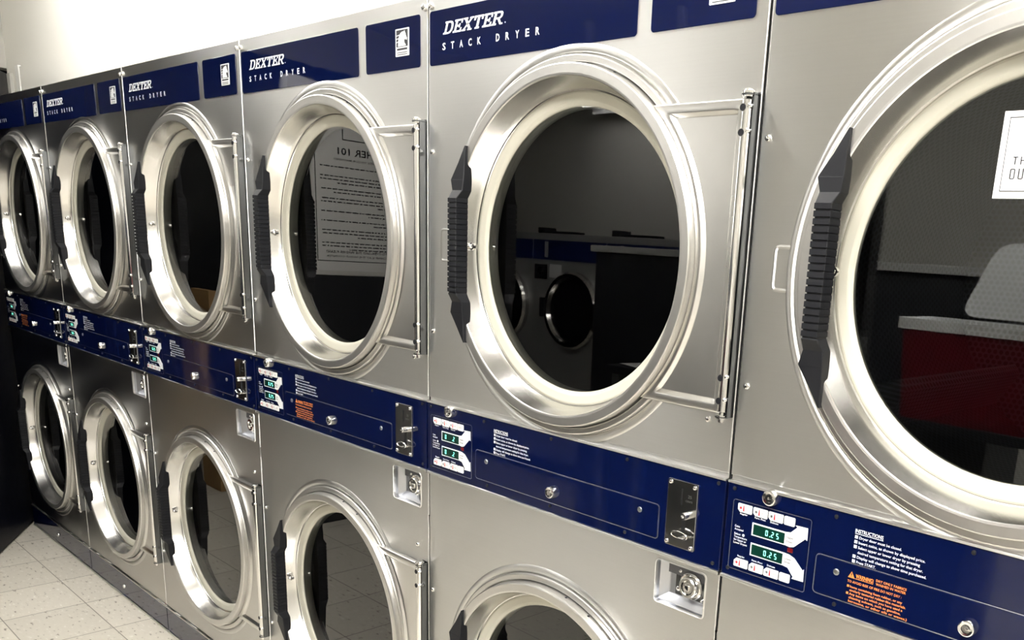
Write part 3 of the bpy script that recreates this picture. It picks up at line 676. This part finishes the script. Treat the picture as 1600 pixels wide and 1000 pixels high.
# ------------------------------------------------------------------ sign on the right-hand glass
ou = OU; OU = 0.0
bm = bmesh.new(); y = .0282
X0 = -W
su0, sz0, sz1 = .3335, 1.5185, 1.6175
poly(bm, [(X0+su0, sz0), (X0+su0+.150, sz0), (X0+su0+.150, sz1), (X0+su0, sz1)], .0272, .0284, 0)
def ln(a, b, c, d): poly(bm, [(X0+a, b), (X0+c, b), (X0+c, d), (X0+a, d)], .0264, .0274, 1)
ln(.3410, 1.5265, .4760, 1.5273); ln(.3410, 1.6098, .4760, 1.6106); ln(.3410, 1.5265, .3416, 1.6106); ln(.4756, 1.5265, .4760, 1.6106)
def glyph(rects, u, z):
    for a, b, c, d in rects: ln(u+a, z+b, u+c, z+d)
glyph([(0, .0080, .0054, .0090), (.0021, 0, .0032, .0090)], .3520, 1.5570)                                 # T
glyph([(0, 0, .0011, .0090), (.0043, 0, .0054, .0090), (0, .0041, .0052, .0051)], .3610, 1.5570)           # H
glyph([(0, .0008, .0012, .0112), (.0048, .0008, .0060, .0112), (.0008, 0, .0052, .0011), (.0008, .0109, .0052, .0120)], .3505, 1.5405)  # O
glyph([(0, .0008, .0012, .0120), (.0048, .0008, .0060, .0120), (.0008, 0, .0052, .0011)], .3605, 1.5405)   # U
sg = finish('paper_sign', bm, [MPAPER, MINK]); tag(sg, 'small white framed sign taped on the glass of the rightmost upper dryer door', 'sign')

# ------------------------------------------------------------------ room shell
def sbox(name, a, b, m):
    bm = bmesh.new(); box(bm, a, b); o = finish(name, bm, m); tag(o, kind='structure'); return o
XR = 2.6; XL = -6.3; YO = -3.7
sbox('floor', (XL, YO, -.10), (XR, 1.1, 0), MFL)
sbox('ceiling', (XL, YO, CEIL), (XR, 1.1, CEIL+.1), MCEIL)
sbox('wall_back', (-5.62, .30, 1.90), (XR, .40, CEIL), MWALL)
sbox('wall_back_left', (-5.62, .30, 0), (-4.84, .40, 1.90), MWALL)
sbox('trim_1', (-5.38, .292, 1.90), (XR, .30, 2.108), MWALL)
sbox('trim_2', (-5.44, .288, 1.4), (-5.385, .30, 2.115), simple('white_gloss_trim', (.85, .84, .80), .4))
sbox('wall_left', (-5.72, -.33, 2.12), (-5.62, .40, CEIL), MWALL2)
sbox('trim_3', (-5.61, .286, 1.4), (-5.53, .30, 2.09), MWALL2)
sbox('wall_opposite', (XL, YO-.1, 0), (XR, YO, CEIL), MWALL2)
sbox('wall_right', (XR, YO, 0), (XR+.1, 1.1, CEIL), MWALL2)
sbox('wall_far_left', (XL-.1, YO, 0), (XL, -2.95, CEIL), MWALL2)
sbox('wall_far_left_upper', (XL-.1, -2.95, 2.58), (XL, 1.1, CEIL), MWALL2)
sbox('window_1', (XL-.1, -2.95, 0), (XL, 1.1, 2.58), simple('dark_night_window', (.004, .005, .008), .25))

# open dark door leaf beyond the last dryer
d = Vector((.877, -.480, 0)); 
dr = empty('door_1', (-5.19, .147, 0), None, None, rz=math.atan2(-.480, .877)); dr['kind'] = 'structure'
MDOOR = simple('dark_navy_door_paint', (.0015, .002, .006), .45, 0, Specular_IOR_Level=.2)
bm = bmesh.new(); box(bm, (0, 0, .008), (.92, .045, 2.04), bev=.002); finish('door_leaf', bm, MDOOR, dr)
bm = bmesh.new(); box(bm, (.12, -.004, 1.1), (.80, 0, 1.9)); box(bm, (.12, -.004, .15), (.80, 0, .95)); finish('door_panel', bm, MDOOR, dr)
bm = bmesh.new(); box(bm, (.84, -.05, 1.0), (.87, 0, 1.03), bev=.004); box(bm, (.74, -.06, 1.005), (.87, -.045, 1.025), bev=.004); finish('door_handle', bm, MDM, dr)

# ------------------------------------------------------------------ ceiling light fixtures
for i, (x, yy, lo, wi, st, dp) in enumerate(FIXT):
    t = empty('ceiling_light', (x, yy, CEIL), ('white fluorescent ceiling fixture over the %s' % ['rightmost dryer', 'third dryer from the right', 'second dryer from the left', 'folding table, added to brighten the near dryers', 'middle of the aisle, added to light the poster', 'right end of the room, added to brighten the near dryers', 'leftmost washer, added to light the wall opposite'][i]), 'ceiling light', 'ceiling fixtures')
    bm = bmesh.new(); box(bm, (-lo/2-.03, -wi/2+.02, -.08-dp), (-lo/2, wi/2-.02, -.01-dp)); box(bm, (lo/2, -wi/2+.02, -.08-dp), (lo/2+.03, wi/2-.02, -.01-dp)); box(bm, (-lo/2, -.03, -dp-.01), (lo/2, .03, -dp+.01)); box(bm, (-.42, -.02, -dp), (-.38, .02, 0)); box(bm, (.38, -.02, -dp), (.42, .02, 0)); finish('frame', bm, MKEY, t)
    if dp > .3:
        bm = bmesh.new(); box(bm, (-lo/2-.05, -wi/2-.12, -.010-dp), (lo/2+.05, wi/2+.12, -.002-dp)); box(bm, (-lo/2-.05, -wi/2-.12, -.10-dp), (lo/2+.05, -wi/2-.11, -.002-dp)); box(bm, (-lo/2-.05, wi/2+.11, -.05-dp), (lo/2+.05, wi/2+.12, -.002-dp)); finish('glow_shield', bm, MKEY, t)  # added hood that keeps this fixture's glow off the ceiling
    bm = bmesh.new(); box(bm, (-lo/2, -wi/2, -.075-dp), (lo/2, wi/2, -.012-dp), bev=.01); finish('diffuser', bm, emis('fluorescent_diffuser', (1, .98, .95), st), t)

# ------------------------------------------------------------------ things across the aisle, seen mirrored in the door glass
MNAVYM = simple('washer_navy', (.010, .020, .10), .3)
MLAM = simple('laminate_top', (.42, .42, .41), .35)
MREDP = simple('cooler_red_plastic', (.12, .005, .012), .35)
MWHP = simple('cooler_white_plastic', (.82, .83, .83), .4)
MWB = simple('washer_body_grey', (.34, .34, .34), .4, .3)
MDK = simple('dark_laminate', (.012, .013, .017), .5)
def washer(x, first=None):
    t = empty('front_load_washer', (x, -2.62, 0), 'x', 'washer', 'washers across the aisle', rz=PI)
    w = .325
    def part(nm, bm, m, par=t): return finish(nm, bm, m, par)
    bm = bmesh.new(); box(bm, (-w, 0, .12), (w, .95, 1.53), bev=.006); part('body', bm, MWB)
    bm = bmesh.new(); box(bm, (-w+.005, -.006, 1.37), (w-.005, 0, 1.49), bev=.002); cp = part('control_panel', bm, MNAVYM)
    bm = bmesh.new(); box(bm, (-w, .01, 0), (w, .95, .12)); part('base', bm, MDK)
    bm = bmesh.new(); lathe(bm, -.06, 1.075, [(.235, 0), (.235, -.03), (.222, -.045), (.200, -.045), (.188, -.02), (.188, .0)], 64); dd = part('door', bm, MCH)
    bm = bmesh.new(); lathe(bm, -.06, 1.075, [(.190, -.012), (.02, -.03)], 64, cap1=True); part('door_glass', bm, simple('dark_glass', (.01, .01, .012), .05), dd)
    bm = bmesh.new(); box(bm, (.15, -.06, 1.02), (.19, -.03, 1.14), bev=.006); part('door_handle', bm, MBK, dd)
    bm = bmesh.new(); box(bm, (.19, -.004, 1.25), (.305, 0, 1.34)); q = part('coin_box', bm, MBK)
    bm = bmesh.new(); lathe(bm, .245, 1.30, [(.025, -.005), (.025, -.012), (.015, -.014)], 24, cap1=True); part('coin_lock', bm, MCH, q)
    bm = bmesh.new(); box(bm, (.06, -.0045, 1.265), (.165, 0, 1.345)); part('notice_plate', bm, MWHP)
    bm = bmesh.new(); box(bm, (.18, -.009, 1.385), (.21, -.006, 1.48)); part('control_display', bm, MLAM, cp)
    bm = bmesh.new(); box(bm, (-.03, .02, 1.53), (.31, .10, 1.545), bev=.003); box(bm, (.25, .02, 1.53), (.31, .12, 1.565), bev=.003); part('soap_lid', bm, MBK)
    return t
for x, lab in ((-4.69, 'washer mirrored at the left edge of the large dryer glass, beside the handle reflection'),
               (-4.04, 'front load washer mirrored in the large dryer glass, its chrome round door clearest'),
               (-3.39, 'front load washer mirrored behind the dark counter block in the large dryer glass')):
    washer(x)['label'] = lab
# tall dark block and folding table
t = empty('equipment_cabinet', (-2.05, -2.1, 0), 'tall dark cabinet with grey top mirrored in the two nearest upper glasses', 'cabinet')
bm = bmesh.new(); box(bm, (-1.05, -.20, 0), (.95, .18, 1.435), bev=.004); finish('body', bm, MDK, t)
bm = bmesh.new(); box(bm, (-1.07, -.20, 1.435), (.97, .20, 1.465), bev=.004); finish('top', bm, MLAM, t)
t = empty('folding_table', (-1.5, -1.74, 0), 'dark laminate folding table holding the red cooler, mirrored in the rightmost glass', 'table')
bm = bmesh.new(); box(bm, (-1.15, -.12, .93), (1.4, .18, .965), bev=.004); finish('table_top', bm, MDK, t)
for sx in (-1.1, 1.35):
    for sy in (-.09, .15):
        bm = bmesh.new(); box(bm, (sx-.02, sy-.02, 0), (sx+.02, sy+.02, .93), bev=.003); finish('leg', bm, MDM, t)
bm = bmesh.new(); box(bm, (-.17, -.11, 0), (.17, .11, .001)); pp = finish('paper_sheet', bm, MPAPER); pp.location = (-2.45, -1.70, .965); pp.rotation_euler = (0, 0, .3); tag(pp, 'white sheet of paper lying on the folding table, mirrored low in the large dryer glass', 'paper')
t = empty('picnic_cooler', (-.98, -1.72, .965), 'red picnic cooler with its white lid open, mirrored in the rightmost dryer glass', 'cooler')
bm = bmesh.new()
lp = lambda z, s: [(u, yv, z) for u, yv in rrect(-.34*s, -.11, .34*s, .15, .03)]
loops(bm, [lp(0, .92), lp(.29, 1)]); finish('tub', bm, MREDP, t)
bm = bmesh.new(); lp = lambda z, i: [(u, yv, z) for u, yv in rrect(-.355, -.12, .355, .16, .035, inset=i)]
loops(bm, [lp(.29, 0), lp(.325, 0), lp(.325, .025), lp(.20, .03)]); finish('tub_rim', bm, MWHP, t)
bm = bmesh.new()
lp = lambda y, i: [(u+.09*max(0, z)*(1 if u < 0 else -1)/.25, y, z) for u, z in rrect(-.25, 0, .34, .250, .05, inset=i)]
loops(bm, [lp(.012, .0), lp(-.030, .0), lp(-.038, .012), lp(-.038, .022), lp(-.020, .030), lp(.0, .034)], True, True)
for uu in (-.05, .18): plate(bm, (uu, .095, uu+.10, .105, .004), .004, .02)
bmesh.ops.transform(bm, matrix=Matrix.Translation((0, -.12, .335)) @ Matrix.Rotation(.12, 4, 'X'), verts=bm.verts); finish('lid', bm, MWHP, t)
# small cabinet with poster board at the far left
t = empty('notice_board', (-4.05, -1.30, 0), 'white notice board on a dark base across the aisle, carrying the printed poster', 'notice board')
bm = bmesh.new(); box(bm, (-.03, -.33, 1.24), (.02, .36, 2.10), bev=.003); finish('board', bm, simple('notice_board_white', (.74, .73, .70), .5), t)
bm = bmesh.new(); box(bm, (-.30, -.33, 0), (.02, .36, 1.239), bev=.004); finish('base_cabinet', bm, MDK, t)
bm = bmesh.new()
def pbox(y0, z0, y1, z1, mi, x=.0): box(bm, (x, min(y0, y1), z0), (x+.0012, max(y0, y1), z1), mi)
pbox(-.32, 1.262, .32, 2.06, 0)
xx = .0012
def pl(y0, z0, y1, z1): box(bm, (xx, min(y0, y1), z0), (xx+.0004, max(y0, y1), z1), 1)
L0, R0 = .30, -.20                              # left text edge seen mirrored = +y side
pl(.302, 1.305, .306, 1.90); pl(-.310, 1.305, .306, 1.309); pl(.16, 1.86, .165, 2.0); pl(-.2, 1.86, .165, 1.865)
po = None
def ptext(s, ystart, z, h, width, bold=.02):
    vs, fs = text_geo(s, bold); x0 = min(v[0] for v in vs); x1 = max(v[0] for v in vs); k = h/.69; kx = width/(x1-x0)
    vv = [bm.verts.new((xx+.0006, ystart+(a-x0)*kx, z+b*k)) for a, b in vs]
    for f in fs:
        try: bm.faces.new([vv[i] for i in f]).material_index = 1
        except ValueError: pass
# reading direction of the sheet is +y, so its mirror image reads backwards
ptext('WASHER 101', -.12, 1.795, .030, .31)
ptext('A SIMPLE GUIDE TO OUR MACHINES', -.10, 1.768, .009, .31, .01)
z = 1.735; rr_ = random.Random(3)
while z > 1.37:
    n = rr_.choice((2, 3, 4))
    for j in range(n):
        wd_ = .50 if j < n-1 else rr_.uniform(.2, .45)
        y0 = .26-wd_ if False else -.22
        u = y0
        while u < y0+wd_:
            l = rr_.uniform(.008, .032); box(bm, (xx, u, z), (xx+.0004, min(u+l, y0+wd_), z+.0052), 1); u += l+.006
        z -= .0150
    z -= .013
ptext('BE CAREFUL NOT TO OVERLOAD THE WASHER PLEASE!', -.22, 1.345, .011, .48, .02); ptext('OUR CHANGE MACHINE IS AT THE FRONT COUNTER', -.22, 1.325, .009, .48, .01)
po = finish('poster', bm, [MPAPER, MINK]); po.location = (-4.029, -1.30, 0); tag(po, 'white printed WASHER 101 poster on the notice board, mirrored in the third dryer glass', 'poster')
t = empty('storage_bin', (-5.05, -1.22, 0), 'red plastic bin on the floor beside the upright tan board, across the aisle', 'bin')
bm = bmesh.new(); lp = lambda z, i: [(u, yv, z) for u, yv in rrect(-.17, -.15, .17, .15, .03, inset=i)]
loops(bm, [lp(0, .025), lp(.36, 0), lp(.36, .008), lp(.02, .03)]); finish('tub', bm, MREDP, t)
bm = bmesh.new(); loops(bm, [lp(.345, -.008), lp(.365, -.008), lp(.365, 0), lp(.345, 0)], False, False); finish('rim', bm, MREDP, t)
bm = bmesh.new(); box(bm, (-.11, -.02, 0), (.11, .02, 1.1), bev=.003); wp = finish('wooden_board', bm, simple('tan_plywood', (.46, .28, .12), .6)); wp.location = (-4.98, -.85, 0); tag(wp, 'upright tan wooden board mirrored in the lower glass of the third dryer from the left', 'board')
OU = ou
